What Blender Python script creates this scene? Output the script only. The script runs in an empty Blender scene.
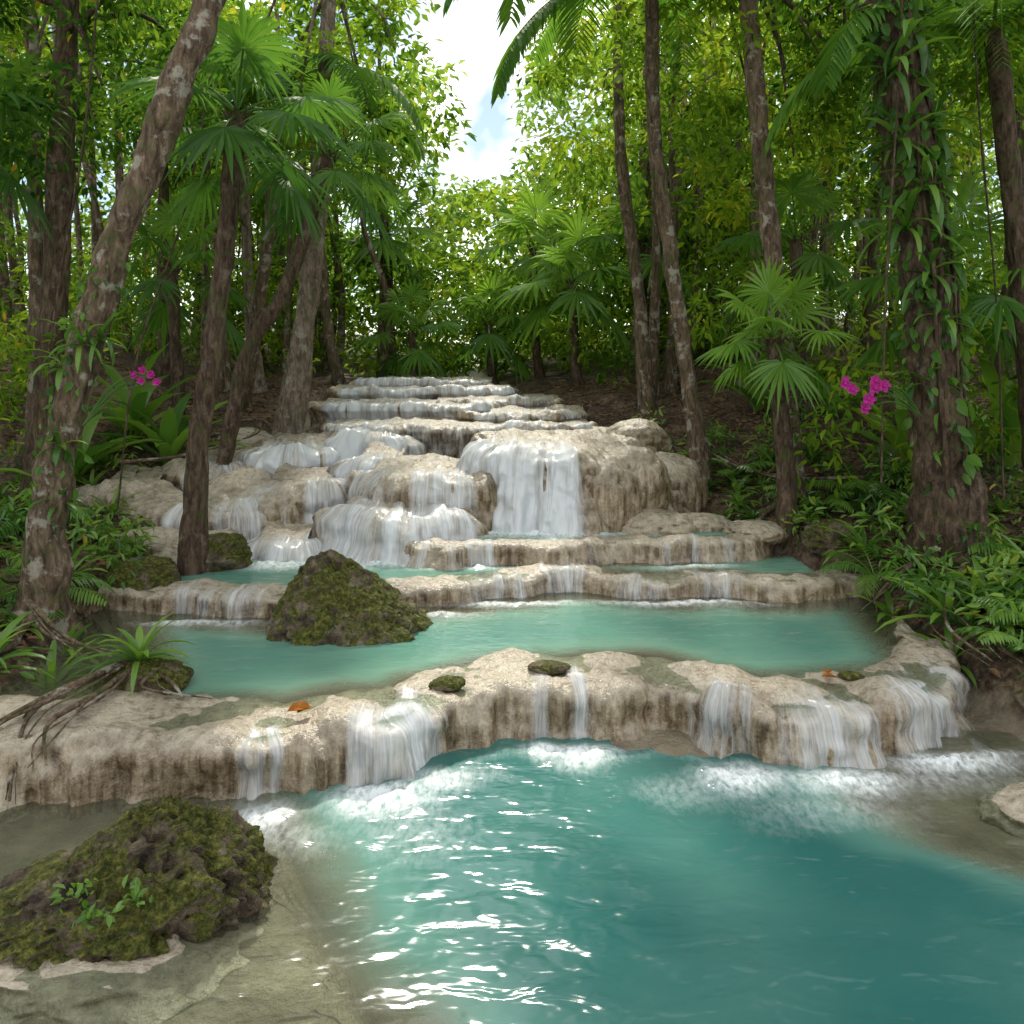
import bpy, math, numpy as np
from mathutils import Vector
R=np.random.default_rng(7)
sc=bpy.context.scene
sc.view_settings.view_transform='Standard'; sc.view_settings.look='None'; sc.view_settings.exposure=0
# ------------------------------------------------------------ noise
def _h(a,b,c):
    n=(a*374761393+b*668265263+c*1442695041)&0xffffffff
    n=((n^(n>>13))*1274126177)&0xffffffff
    n=((n^(n>>16))*2246822519)&0xffffffff
    return ((n^(n>>15))&0xffffff)/float(0xffffff)
def vn(p):
    p=np.asarray(p,float); i=np.floor(p).astype(np.int64); f=p-i; u=f*f*f*(f*(f*6-15)+10)
    x,y,z=i[...,0],i[...,1],i[...,2]; ux,uy,uz=u[...,0],u[...,1],u[...,2]
    def l(a,b,t): return a+(b-a)*t
    r=l(l(l(_h(x,y,z),_h(x+1,y,z),ux),l(_h(x,y+1,z),_h(x+1,y+1,z),ux),uy),
        l(l(_h(x,y,z+1),_h(x+1,y,z+1),ux),l(_h(x,y+1,z+1),_h(x+1,y+1,z+1),ux),uy),uz)
    return r*2-1
def fbm(p,o=4):
    p=np.asarray(p,float); r=0;a=.6
    for k in range(o):
        r=r+a*vn(p*(2.03**k)+17.3*k); a*=.5
    return r
def n1(s,seed=0,o=2):
    s=np.asarray(s,float); return fbm(np.stack([s,np.full_like(s,seed*3.7+.5),np.full_like(s,seed*1.3)],-1),o)
def ss(t): t=np.clip(t,0,1); return t*t*(3-2*t)
def resample(pts,step=None,n=None):
    P=np.array(pts,float); 
    P=np.vstack([2*P[0]-P[1],P,2*P[-1]-P[-2]])
    out=[]
    for i in range(1,len(P)-2):
        t=np.linspace(0,1,24,endpoint=False)[:,None]
        a,b,c,d=P[i-1],P[i],P[i+1],P[i+2]
        out.append(.5*((2*b)+(-a+c)*t+(2*a-5*b+4*c-d)*t*t+(-a+3*b-3*c+d)*t**3))
    out.append(P[-2][None]); C=np.vstack(out)
    L=np.r_[0,np.cumsum(np.linalg.norm(np.diff(C,axis=0),axis=1))]
    if n is None: n=max(4,int(L[-1]/step)+1)
    s=np.linspace(0,L[-1],n)
    return np.stack([np.interp(s,L,C[:,k]) for k in range(C.shape[1])],1), s
# ------------------------------------------------------------ mesh building
def build(name,parts,mat,smooth=True,parent=None,origin=None):
    V=[];loops=[];sizes=[];off=0
    keys=set()
    for p in parts:
        keys|=set(p[2].keys()) if isinstance(p[2],dict) else {'tint'}
    acc={k:[] for k in keys}
    for v,F,t in parts:
        v=np.asarray(v,float); V.append(v)
        if not isinstance(t,dict): t={'tint':np.broadcast_to(np.asarray(t,float),(len(v),))}
        for k in keys: acc[k].append(np.asarray(t.get(k,np.zeros(len(v))),float))
        for f in (F if isinstance(F,list) else [F]):
            f=np.asarray(f); loops.append((f+off).ravel()); sizes.append(np.full(len(f),f.shape[1]))
        off+=len(v)
    V=np.vstack(V); loops=np.concatenate(loops); sizes=np.concatenate(sizes)
    if origin is None:
        mn,mx=V.min(0),V.max(0); origin=np.array([(mn[0]+mx[0])/2,(mn[1]+mx[1])/2,mn[2]])
    origin=np.array(origin,float)
    me=bpy.data.meshes.new(name); me.vertices.add(len(V)); me.vertices.foreach_set('co',(V-origin).astype(np.float32).ravel())
    me.loops.add(len(loops)); me.loops.foreach_set('vertex_index',loops.astype(np.int32))
    me.polygons.add(len(sizes)); st=np.r_[0,np.cumsum(sizes)[:-1]]
    me.polygons.foreach_set('loop_start',st.astype(np.int32)); me.polygons.foreach_set('loop_total',sizes.astype(np.int32))
    me.polygons.foreach_set('use_smooth',np.full(len(sizes),smooth))
    for k in keys:
        a=me.attributes.new(k,'FLOAT','POINT'); a.data.foreach_set('value',np.concatenate(acc[k]).astype(np.float32))
    me.update(calc_edges=True); me.validate()
    me.materials.append(mat)
    ob=bpy.data.objects.new(name,me); sc.collection.objects.link(ob)
    if parent is not None:
        ob.parent=parent; ob.location=Vector(origin)-parent.location
    else: ob.location=Vector(origin)
    return ob
def empty(name,loc):
    e=bpy.data.objects.new(name,None); e.location=Vector([float(a) for a in loc]); e.empty_display_size=.2; sc.collection.objects.link(e); return e
def gridf(nr,nc):
    i=np.arange(nr-1)[:,None]*nc+np.arange(nc-1)[None]; i=i.ravel()
    return np.stack([i,i+1,i+1+nc,i+nc],1)
# ------------------------------------------------------------ node helpers
class M:
    def __init__(s,name):
        s.m=bpy.data.materials.new(name); s.m.use_nodes=True; s.t=s.m.node_tree; s.t.nodes.clear()
        s.out=s.n('ShaderNodeOutputMaterial')
    def n(s,ty,**k):
        x=s.t.nodes.new(ty)
        for a,b in k.items(): setattr(x,a,b)
        return x
    def set(s,sock,v):
        if isinstance(v,bpy.types.NodeSocket): s.t.links.new(v,sock)
        else: sock.default_value=v
    def pos(s):
        return s.n('ShaderNodeNewGeometry').outputs['Position']
    def scale(s,v,sc_):
        x=s.n('ShaderNodeVectorMath',operation='MULTIPLY'); s.set(x.inputs[0],v); x.inputs[1].default_value=sc_; return x.outputs[0]
    def noise(s,v,scale,detail=4,rough=.55,dist=0):
        x=s.n('ShaderNodeTexNoise'); s.set(x.inputs['Vector'],v); x.inputs['Scale'].default_value=scale; x.inputs['Detail'].default_value=detail
        x.inputs['Roughness'].default_value=rough; x.inputs['Distortion'].default_value=dist; return x.outputs['Fac']
    def ramp(s,f,els):
        x=s.n('ShaderNodeValToRGB'); s.set(x.inputs[0],f); e=x.color_ramp.elements
        while len(e)<len(els): e.new(.5)
        for q,(p,c) in zip(e,els):
            q.position=p; q.color=(c,c,c,1) if isinstance(c,(int,float)) else (*c,1)
        return x.outputs[0]
    def mr(s,f,a,b,c=0,d=1):
        x=s.n('ShaderNodeMapRange'); s.set(x.inputs[0],f)
        for i,q in enumerate((a,b,c,d)): x.inputs[i+1].default_value=q
        return x.outputs[0]
    def math(s,op,a,b=0,clamp=False):
        x=s.n('ShaderNodeMath',operation=op); x.use_clamp=clamp; s.set(x.inputs[0],a); s.set(x.inputs[1],b); return x.outputs[0]
    def mixc(s,f,a,b,bt='MIX'):
        x=s.n('ShaderNodeMix',data_type='RGBA',blend_type=bt); s.set(x.inputs['Factor'],f)
        A=[i for i in x.inputs if i.name=='A' and i.type=='RGBA'][0]; B=[i for i in x.inputs if i.name=='B' and i.type=='RGBA'][0]
        s.set(A,a if not isinstance(a,tuple) else (*a,1)); s.set(B,b if not isinstance(b,tuple) else (*b,1))
        return [o for o in x.outputs if o.type=='RGBA'][0]
    def attr(s,name): return s.n('ShaderNodeAttribute',attribute_name=name).outputs['Fac']
    def bump(s,h,strength,dist=.02):
        x=s.n('ShaderNodeBump'); s.set(x.inputs['Height'],h); x.inputs['Strength'].default_value=strength; x.inputs['Distance'].default_value=dist; return x.outputs[0]
    def pbsdf(s,col,rough,normal=None,spec=.5):
        x=s.n('ShaderNodeBsdfPrincipled'); s.set(x.inputs['Base Color'],col if not isinstance(col,tuple) else (*col,1)); s.set(x.inputs['Roughness'],rough)
        x.inputs['Specular IOR Level'].default_value=spec
        if normal is not None: s.set(x.inputs['Normal'],normal)
        return x.outputs[0]
    def mixs(s,f,a,b):
        x=s.n('ShaderNodeMixShader'); s.set(x.inputs[0],f); s.set(x.inputs[1],a); s.set(x.inputs[2],b); return x.outputs[0]
    def fin(s,sh): s.t.links.new(sh,s.out.inputs[0]); return s.m
    def sh(s,ty,col=None,**k):
        x=s.n(ty)
        if col is not None: s.set(x.inputs[0],(*col,1) if isinstance(col,tuple) else col)
        for a,b in k.items(): s.set(x.inputs[a],b)
        return x.outputs[0]
def nz(m):
    g=m.n('ShaderNodeNewGeometry'); x=m.n('ShaderNodeSeparateXYZ'); m.t.links.new(g.outputs['Normal'],x.inputs[0]); return x.outputs[2]

def mat_travertine():
    m=M('wet_travertine'); p=m.pos()
    a=m.noise(p,2.4,6,.65,.4); b=m.noise(p,19,4,.7); st=m.noise(m.scale(p,(17,17,1.8)),1,3,.65)
    c=m.ramp(a,[(.32,(.155,.115,.075)),(.47,(.33,.275,.195)),(.66,(.52,.45,.345))])
    c=m.mixc(m.mr(b,.32,.70),m.mixc(.4,c,(.10,.075,.045)),m.mixc(.42,c,(.66,.59,.47)))
    vert=m.mr(nz(m),.8,.25)
    dk=m.ramp(st,[(.36,(.24,.18,.12)),(.5,(.62,.54,.43)),(.66,(1.05,1.0,.94))])
    c=m.mixc(vert,c,m.mixc(1.0,c,dk,'MULTIPLY'))
    al=m.mr(a,.55,.66,0,.32)
    c=m.mixc(al,c,(.18,.155,.07))
    h=m.math('ADD',m.math('MULTIPLY',a,1.2),m.math('ADD',m.math('MULTIPLY',b,.8),m.math('MULTIPLY',st,.7)))
    return m.fin(m.pbsdf(c,m.mr(b,.3,.7,.18,.45),m.bump(h,.85,.03)))
def mat_moss():
    m=M('mossy_rock'); p=m.pos()
    a=m.noise(p,4.5,5,.65,.5); b=m.noise(p,34,4,.75)
    rock=m.ramp(m.noise(p,9,4,.65),[(.35,(.035,.025,.017)),(.5,(.15,.115,.075)),(.68,(.36,.30,.21))])
    moss=m.ramp(b,[(.32,(.02,.025,.005)),(.5,(.085,.095,.016)),(.7,(.27,.26,.05))])
    f=m.math('ADD',m.mr(nz(m),-.3,.7,0,.6),m.mr(a,.36,.6,-.48,.45),True)
    c=m.mixc(m.mr(f,.22,.5),rock,moss)
    h=m.math('ADD',a,m.math('MULTIPLY',b,.7))
    return m.fin(m.pbsdf(c,.75,m.bump(h,1.0,.08),.25))
def mat_ground():
    m=M('forest_floor'); p=m.pos()
    a=m.noise(p,3,4,.6); b=m.noise(p,22,4,.7)
    lit=m.ramp(m.math('ADD',m.math('MULTIPLY',a,.4),m.math('MULTIPLY',b,.6)),[(.38,(.025,.017,.01)),(.5,(.09,.06,.036)),(.62,(.22,.155,.10))])
    bed=m.ramp(a,[(.3,(.14,.115,.08)),(.5,(.25,.21,.145)),(.7,(.37,.32,.23))])
    f=m.mr(m.math('ADD',m.attr('bed'),m.mr(a,.3,.7,-.25,.25)),.35,.65)
    c=m.mixc(f,lit,bed)
    return m.fin(m.pbsdf(c,m.mr(f,0,1,.85,.5),m.bump(m.math('ADD',a,b),.9,.05),.3))
def mat_bark(name,dark,mid,light,lich=.3,sc_=1):
    m=M(name); p=m.pos()
    st=m.noise(m.scale(p,(22*sc_,22*sc_,6*sc_)),1,4,.7,.6); a=m.noise(p,6,4,.65)
    c=m.ramp(st,[(.32,dark),(.5,mid),(.7,light)])
    c=m.mixc(m.mr(a,.62-.14*lich,.67-.10*lich,0,min(.8,lich*1.4)),c,(.36,.35,.28))
    c=m.mixc(m.mr(a,.46,.32,0,.65),c,(.06,.085,.02))
    return m.fin(m.pbsdf(c,.85,m.bump(m.math('ADD',st,m.math('MULTIPLY',a,.6)),1.0,.03),.2))
def mat_leaf(name,dark,mid,light,trans=.38,tc=(.22,.36,.03),gl=.07,rough=.38):
    m=M(name); t=m.attr('tint')
    c=m.ramp(t,[(0,dark),(.45,mid),(.9,light),(1,(.42,.28,.03))])
    tcol=m.mixc(.5,m.mixc(1,c,(2.1,2.05,.95),'MULTIPLY'),m.mixc(t,(tc[0]*.3,tc[1]*.45,tc[2]*.6),tc))
    b=m.mixs(trans,m.sh('ShaderNodeBsdfDiffuse',c),m.sh('ShaderNodeBsdfTranslucent',tcol))
    if gl: b=m.mixs(gl,b,m.sh('ShaderNodeBsdfGlossy',(1,1,1),Roughness=rough))
    return m.fin(b)
def mat_water(name,deep,mid_,wave=6.0,strength=.35,rg=.05):
    m=M(name); p=m.pos(); d=m.attr('depth'); f=m.attr('foam')
    h1=m.noise(m.scale(p,(1,2.3,1)),wave,2,.45,.6); h2=m.noise(m.scale(p,(1,1.8,1)),wave*3.1,1,.5,.4)
    nrm=m.bump(m.math('ADD',h1,m.math('MULTIPLY',h2,.2)),strength,.05)
    pat=m.noise(p,.9,3,.5)
    col=m.ramp(m.math('ADD',d,m.mr(pat,.3,.7,-.28,.10)),[(0,(.28,.28,.19)),(.4,mid_),(1,deep)])
    op=m.mr(m.math('ADD',d,m.mr(pat,.3,.7,-.05,.05)),.0,.62,.12,.93)
    body=m.mixs(op,m.sh('ShaderNodeBsdfTransparent',(.86,.93,.87)),m.sh('ShaderNodeBsdfDiffuse',col))
    fn=m.noise(m.scale(p,(1.25,.6,1)),24,6,.68,.25)
    fs=m.math('MULTIPLY',f,m.mr(fn,.32,.68,.25,1.2))
    ff=m.mr(fs,.05,1.0,0,.96)
    body=m.mixs(ff,body,m.sh('ShaderNodeBsdfDiffuse',(.82,.87,.87)))
    fr=m.n('ShaderNodeFresnel'); fr.inputs[0].default_value=1.33; m.t.links.new(nrm,fr.inputs['Normal'])
    gl=m.sh('ShaderNodeBsdfGlossy',(1,1,1),Roughness=rg,Normal=nrm)
    return m.fin(m.mixs(m.math('MULTIPLY',fr.outputs[0],m.math('SUBTRACT',1,m.math('MULTIPLY',ff,.8))),body,gl))
def mat_veil():
    m=M('falling_water'); c=m.n('ShaderNodeCombineXYZ'); m.set(c.inputs[0],m.math('MULTIPLY',m.attr('su'),34)); m.set(c.inputs[1],m.math('MULTIPLY',m.attr('sv'),2.2)); m.set(c.inputs[2],m.attr('seed'))
    n_=m.noise(c.outputs[0],1,5,.72,.7)
    c2=m.n('ShaderNodeCombineXYZ'); m.set(c2.inputs[0],m.math('MULTIPLY',m.attr('su'),9)); m.set(c2.inputs[1],m.math('MULTIPLY',m.attr('sv'),1.1)); m.set(c2.inputs[2],m.attr('seed'))
    n2=m.noise(c2.outputs[0],1,2,.5)
    v=m.math('ADD',m.math('ADD',m.math('MULTIPLY',n_,.95),m.math('MULTIPLY',n2,.85)),m.math('MULTIPLY',m.attr('flow'),.72))
    al=m.mr(v,1.14,1.68,0,.95)
    w=m.mixs(.3,m.sh('ShaderNodeBsdfDiffuse',(.82,.86,.88)),m.sh('ShaderNodeBsdfTranslucent',(.88,.92,.94)))
    w=m.mixs(.06,w,m.sh('ShaderNodeBsdfGlossy',(1,1,1),Roughness=.25))
    return m.fin(m.mixs(al,m.sh('ShaderNodeBsdfTransparent',(1,1,1)),w))
def mat_plain(name,col,rough=.5,trans=.3):
    m=M(name); n_=m.noise(m.pos(),30,2)
    c=m.mixc(m.mr(n_,.3,.7),tuple(x*.7 for x in col),tuple(min(1,x*1.2) for x in col))
    return m.fin(m.mixs(trans,m.sh('ShaderNodeBsdfDiffuse',c),m.sh('ShaderNodeBsdfTranslucent',c)))
TRAV=mat_travertine(); MOSS=mat_moss(); GRD=mat_ground()
BARK=mat_bark('bark_brown',(.03,.022,.015),(.115,.08,.052),(.24,.18,.12),.5)
BARKD=mat_bark('bark_dark',(.022,.015,.01),(.075,.05,.032),(.17,.12,.08),.12)
BARKL=mat_bark('bark_pale',(.06,.045,.03),(.17,.13,.095),(.32,.26,.2),.4)
LEAF=mat_leaf('broad_leaves',(.022,.065,.013),(.06,.145,.018),(.15,.26,.03),.42,(.22,.38,.04),gl=0)
LEAFB=mat_leaf('bright_leaves',(.032,.08,.012),(.10,.20,.02),(.24,.35,.03),.48,(.38,.54,.05),0)
LEAFH=mat_leaf('haze_paled_far_leaves',(.06,.13,.035),(.15,.26,.055),(.30,.42,.10),.5,(.44,.60,.13),0)  # greens paled in the leaf colour to stand in for distance haze
FAN=mat_leaf('palm_leaves',(.022,.07,.013),(.06,.155,.022),(.17,.31,.04),.42,(.24,.44,.045),.02,.4)
ROS=mat_leaf('strap_leaves',(.022,.07,.012),(.065,.165,.02),(.19,.33,.04),.35,(.22,.40,.05),.035)
LITTER=mat_plain('leaf_litter_mat',(.23,.145,.08),.8,.1)
PINK=mat_plain('orchid_petal',(.60,.05,.36),.5,.35)
ORG=mat_plain('fallen_leaf_mat',(.35,.14,.03),.5,.2)
VEIL=mat_veil()
# ------------------------------------------------------------ terrain
YB=[-200,4.0,4.5,6.1,6.6,7.2,7.6,8.5,9.6,10.8,12,13,16,40,250]
ZB=[-.1,-.1,.0,.0,.15,.2,.25,.4,.75,1.1,1.4,1.55,1.7,2.6,6]
YL=[-50,2,3,4,4.5,5,6,7,8,9,10,12,14,20,40]
XL=[-6,-4.5,-3.8,-3.1,-2.75,-2.8,-3.0,-2.9,-3.6,-3.9,-3.2,-2.9,-2.6,-1.6,-1.6]
YR=[-50,3,4,4.5,5.6,6.5,7.3,8,9,10.3,11.3,12.5,14,20,40]
XR=[6,4.2,3.3,2.95,2.72,2.72,2.45,2.15,1.6,1.15,.9,.3,0,-.9,-.9]
def bankd(x,y): return np.maximum(np.maximum(np.interp(y,YL,XL)-x,x-np.interp(y,YR,XR)),0)
def depth1(x,y):
    xl=np.interp(y,[0,2.65,2.93,3.52,3.9,4.3],[-.4,-.55,-.75,-1.1,-1.35,-1.6])
    xr=np.interp(y,[0,2.8,3.2,3.6,4.0,4.4],[4.5,3.5,2.8,2.15,2.0,2.2])
    w=.16*fbm(np.stack([x*1.8,y*1.8,x*0],-1),3)
    return ss((x-xl+w)/.8)*ss((xr-x+w)/.8)*ss((5.2-y)/.6)
def ground(x,y):
    P=np.stack([x,y,x*0],-1)
    d=bankd(x,y); n=fbm(P*.9,5)
    z=np.interp(y,YB,ZB)+ss(d/.35)*.28*np.interp(y,[3,6,9,14],[1,1.2,1,.3])+.10*np.minimum(d,14)+n*.06*ss(d/.5)*3*np.clip(d/2,.3,1)+.02*n
    z=np.where((y<4.35)&(d<=0.3),z*0-.05-.75*depth1(x,y)+.03*n+ .3*ss(d/.3),z)
    return z
def g1(x,y): return float(ground(np.array([float(x)]),np.array([float(y)]))[0])
u=np.linspace(-1,1,360); gx=5*np.sinh(u*4.9)/np.sinh(1)*.55
v=np.linspace(-.55,1,420); gy=4.5+5*np.sinh(v*4.6)/np.sinh(1)*.55
X,Y=np.meshgrid(gx,gy); Z=ground(X.ravel(),Y.ravel())
bed=1-ss(bankd(X.ravel(),Y.ravel())/.3)
build('ground',[(np.stack([X.ravel(),Y.ravel(),Z],1),gridf(len(gy),len(gx)),{'bed':bed})],GRD,origin=(0,0,0))
# ------------------------------------------------------------ terraces
def terrace(pts,ztop,zbase,back=.8,mode='lobe',dip=0,topw=.3,slope=.08,cap=.07,flute=.022,rough=.035,scal=.05,flows=(),seed=0,shrink=.85,rise=.03,under=0,film=.35,step=.022,name='travertine_terrace'):
    c,s=resample(pts,step=step)
    def nrm(c):
        t=np.gradient(c,axis=0); t/=np.linalg.norm(t,axis=1)[:,None]+1e-9; return np.stack([t[:,1],-t[:,0]],1)
    n=nrm(c); o=scal*(n1(s*1.7,seed)+.55*n1(s*5.5,seed+3)); c=c+n*o[:,None]
    n=nrm(c)
    k=np.ones(9)/9; n=np.stack([np.convolve(np.pad(n[:,i],4,'edge'),k,'valid') for i in (0,1)],1); n/=np.linalg.norm(n,axis=1)[:,None]
    zt=ztop+.03*n1(s*1.2,seed+9)
    rows=[];N3=[];fm=[];A=[]
    cx=c[:,0].mean(); ym=c[:,1].max()
    e=c-n*cap; capz=cap*.75
    nt=max(8,int(back/.04))
    for a in np.linspace(1,0,nt,endpoint=False):
        if mode=='dam':
            xy=e+np.array([0,1])*a*back; z=zt-dip*ss((a*back-topw)/(back-topw))
        else:
            tgt=np.stack([cx+(e[:,0]-cx)*shrink,np.full(len(e),ym+back)],1); xy=e+(tgt-e)*a; z=zt+rise*a
        rows.append(np.column_stack([xy,z])); N3.append(np.column_stack([n*0,zt*0+1])); fm.append(0); A.append(a*(back if mode=='dam' else 1))
    for th in np.linspace(0,np.pi/2,6 if cap<.1 else 10):
        rows.append(np.column_stack([e+n*cap*math.sin(th),zt-capz+capz*math.cos(th)])); N3.append(np.column_stack([n*math.sin(th),zt*0+math.cos(th)])); fm.append(math.sin(th)*.7); A.append(0)
    H=ztop-capz-zbase; nf=max(5,int(H/.025))
    for t in np.linspace(0,1,nf+1)[1:]:
        off=slope*t**1.3-under*math.sin(math.pi*min(1,t*1.2))
        rows.append(np.column_stack([c+n*off,(zt-capz)+t*(zbase-(zt-capz))])); N3.append(np.column_stack([n,zt*0+.15])); fm.append(.7+.3*t); A.append(0)
    P=np.array(rows);Nn=np.array(N3);fm=np.array(fm)[:,None]; A=np.array(A)[:,None]
    S=np.broadcast_to(s,P.shape[:2])
    q=np.stack([S*8,P[...,2]*1.6,S*0+seed],-1)
    rd=1-2*np.abs(vn(q)); rd2=1-2*np.abs(vn(q*2.7+5))
    fvar=.4+.9*np.clip(vn(np.stack([S*1.3,P[...,2]*2,S*0+seed+3],-1))+.5,0,1.3)
    d=rough*fbm(P*3.2+seed,3)+rough*.35*fbm(P*10+seed,3)+fm*flute*fvar*(rd+.5*rd2)
    d=d*np.where(fm>0,1,.6)
    P=P+Nn*d[...,None]
    nr,nc=P.shape[:2]
    ob=build(name,[(P.reshape(-1,3),gridf(nr,nc),{'dummy':np.zeros(nr*nc)})],TRAV)
    if flows:
        fl=np.zeros(nc)
        for x0,x1,st in flows: fl=np.maximum(fl,st*ss((c[:,0]-x0+.06)/.12)*ss((x1+.06-c[:,0])/.12))
        fl=fl*(.85+.45*n1(s*3,seed+5))
        F=fl[None]*ss(1-A/film)*np.ones((nr,1)); F=np.where(A>0,F*.8,F)
        r0=int(np.argmax((A[:,0]<film)))
        off=(.012+.014*vn(np.stack([S*14,P[...,2]*2,S*0+4],-1)))+.05*np.clip((zbase+.3-P[...,2])/.3,0,1)**2*(fm>=.7)
        Q=P+Nn*off[...,None]
        Q=Q[r0:];F=F[r0:]; SV=Q[...,2]*1.0-A[r0:]*.6
        f=gridf(Q.shape[0],nc); m=F.ravel()[f].max(1)>.05
        if m.any():
            build('falling_water',[(Q.reshape(-1,3),f[m],{'flow':F.ravel(),'su':S[r0:].ravel(),'sv':SV.ravel(),'seed':np.full(F.size,seed*1.7)})],VEIL,parent=ob)
    return ob,c
def arc(cx,cy,rx,ry,n=9,a0=180,a1=360):
    a=np.radians(np.linspace(a0,a1,n)); return np.stack([cx+rx*np.cos(a),cy+ry*np.sin(a)],1)
LIP1=[(-4.6,4.25),(-3.3,4.05),(-2.5,4.02),(-1.91,4.05),(-1.33,4.0),(-.85,4.17),(-.34,4.48),(.22,4.74),(.79,4.66),(1.24,4.45),(1.73,4.43),(2.19,4.55),(2.62,4.72),(2.85,5.05),(3.0,5.5)]
_,c1=terrace(LIP1,.275,-.25,back=.95,mode='dam',dip=.28,topw=.36,slope=.15,cap=.14,flute=.034,rough=.095,scal=.12,under=.02,
  flows=[(-1.36,-1.14,.8),(-.86,-.38,.95),(.11,.22,.8),(.32,.46,.8),(1.0,1.36,.85),(1.42,2.05,.82),(2.1,2.8,.7)],seed=1,film=.42,name='travertine_dam')
LIP2=[(-3.4,6.35),(-2.69,6.15),(-2.2,6.03),(-1.6,6.12),(-.8,6.25),(-.4,6.35),(-.1,6.52),(.35,6.68),(.72,6.66),(1.2,6.52),(1.53,6.60),(2.2,6.46),(3.0,6.6)]
_,c2=terrace(LIP2,.41,.0,back=.6,mode='dam',dip=.2,topw=.2,slope=.12,cap=.09,rough=.075,scal=.14,flows=[(-.5,.6,.62),(.9,2.1,.55),(-2.6,-1.9,.55)],seed=2,name='travertine_dam')
LIP3=[(-1.3,7.35),(-.97,7.05),(-.5,6.95),(-.1,7.06),(.5,7.0),(.9,7.12),(1.3,7.06),(1.67,7.18),(2.2,7.3),(2.5,7.6)]
_,c3=terrace(LIP3,.57,.2,back=.5,mode='dam',dip=.15,topw=.16,slope=.10,cap=.08,rough=.06,scal=.11,flows=[(-.9,-.1,.65),(.4,.9,.4),(1.3,2.0,.6)],seed=3,name='travertine_dam')
LOBES=[ # cx cy rx ry ztop zbase back flows
 (-1.05,7.62,.78,.42,.80,.3,.5,[(-1.8,-.3,.92)]),
 (-.70,8.15,1.02,.5,1.06,.45,.6,[(-1.0,-.35,.85),(-.1,.4,1.1),(-1.7,-1.1,.65)]),
 (.42,8.62,1.02,.84,1.28,.45,.8,[(-.65,.66,1.1),(.78,1.02,.6)]),
 (-2.2,8.3,.6,.42,.92,.3,.6,[(-2.75,-2.2,.6),(-2.05,-1.6,1.0)]),
 (-3.0,8.05,.68,.46,.78,.2,.6,[(-3.3,-2.4,.85)]),
 (-2.55,9.35,.66,.5,1.2,.6,.6,[(-3.2,-1.9,1.1)]),
 (-1.66,9.6,.55,.5,1.31,.7,.6,[(-2.2,-1.1,1.1)]),
 (-3.4,9.15,.66,.46,1.04,.4,.6,[(-3.6,-2.9,.8)]),
 (-2.1,7.4,.5,.28,.52,.2,.4,[(-2.6,-1.6,.95)]),
 (-2.85,7.25,.5,.3,.47,.1,.4,[(-2.7,-2.4,.6)]),
 (1.05,9.3,.6,.5,1.28,.6,.6,[(.5,.9,.6)]),
 (1.35,8.5,.42,.45,1.0,.4,.4,[]),
 (-4.1,8.6,.6,.45,.88,.3,.5,[]),
 (-1.45,8.75,.5,.4,1.12,.5,.5,[(-1.9,-1.0,.9)]),
]
for i,(cx,cy,rx,ry,zt,zb,bk,fl) in enumerate(LOBES):
    terrace(arc(cx,cy,rx,ry),zt,zb,back=bk,slope=.22,cap=.27,flute=.04,rough=.11,scal=.10,flows=fl,seed=10+i,film=.8,rise=.10,under=.02)
TIERS=[
 ([(-2.5,10.3),(-2.3,9.85),(-1.9,9.65),(-1.2,9.55),(-.4,9.65),(.3,9.55),(.8,9.7),(1.1,10.3)],1.39,.75,.9,[(-2.4,1,.68),(-.6,.1,.98)]),
 ([(-.7,10.7),(-.3,10.35),(.3,10.3),(.8,10.4),(1.1,10.9)],1.50,1.1,.7,[(-.5,.9,.75)]),
 ([(-2.8,11.3),(-2.5,10.9),(-1.8,10.8),(-1,10.85),(-.4,10.8),(-.1,11.2)],1.60,1.1,.8,[(-2.6,-.1,.98)]),
 ([(-1.2,11.7),(-.9,11.35),(-.1,11.3),(.5,11.4),(.8,11.8)],1.63,1.2,.7,[(-1,.6,.7)]),
 ([(-2.9,12.5),(-2.6,12.1),(-1.8,12),(-1,12.05),(-.3,12),(.1,12.4)],1.76,1.3,.8,[(-2.6,0,.98)]),
 ([(-2.8,13.5),(-2.5,13.1),(-1.6,13),(-.8,13.05),(-.3,13.5)],1.85,1.4,1.5,[(-2.6,-.3,.9)]),
]
for i,(pts,zt,zb,bk,fl) in enumerate(TIERS):
    terrace(pts,zt,zb,back=bk,slope=-.02,cap=.10,flute=.05,rough=.09,scal=.19,flows=fl,seed=30+i,film=.9,shrink=1,rise=.02,under=.09)
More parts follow.
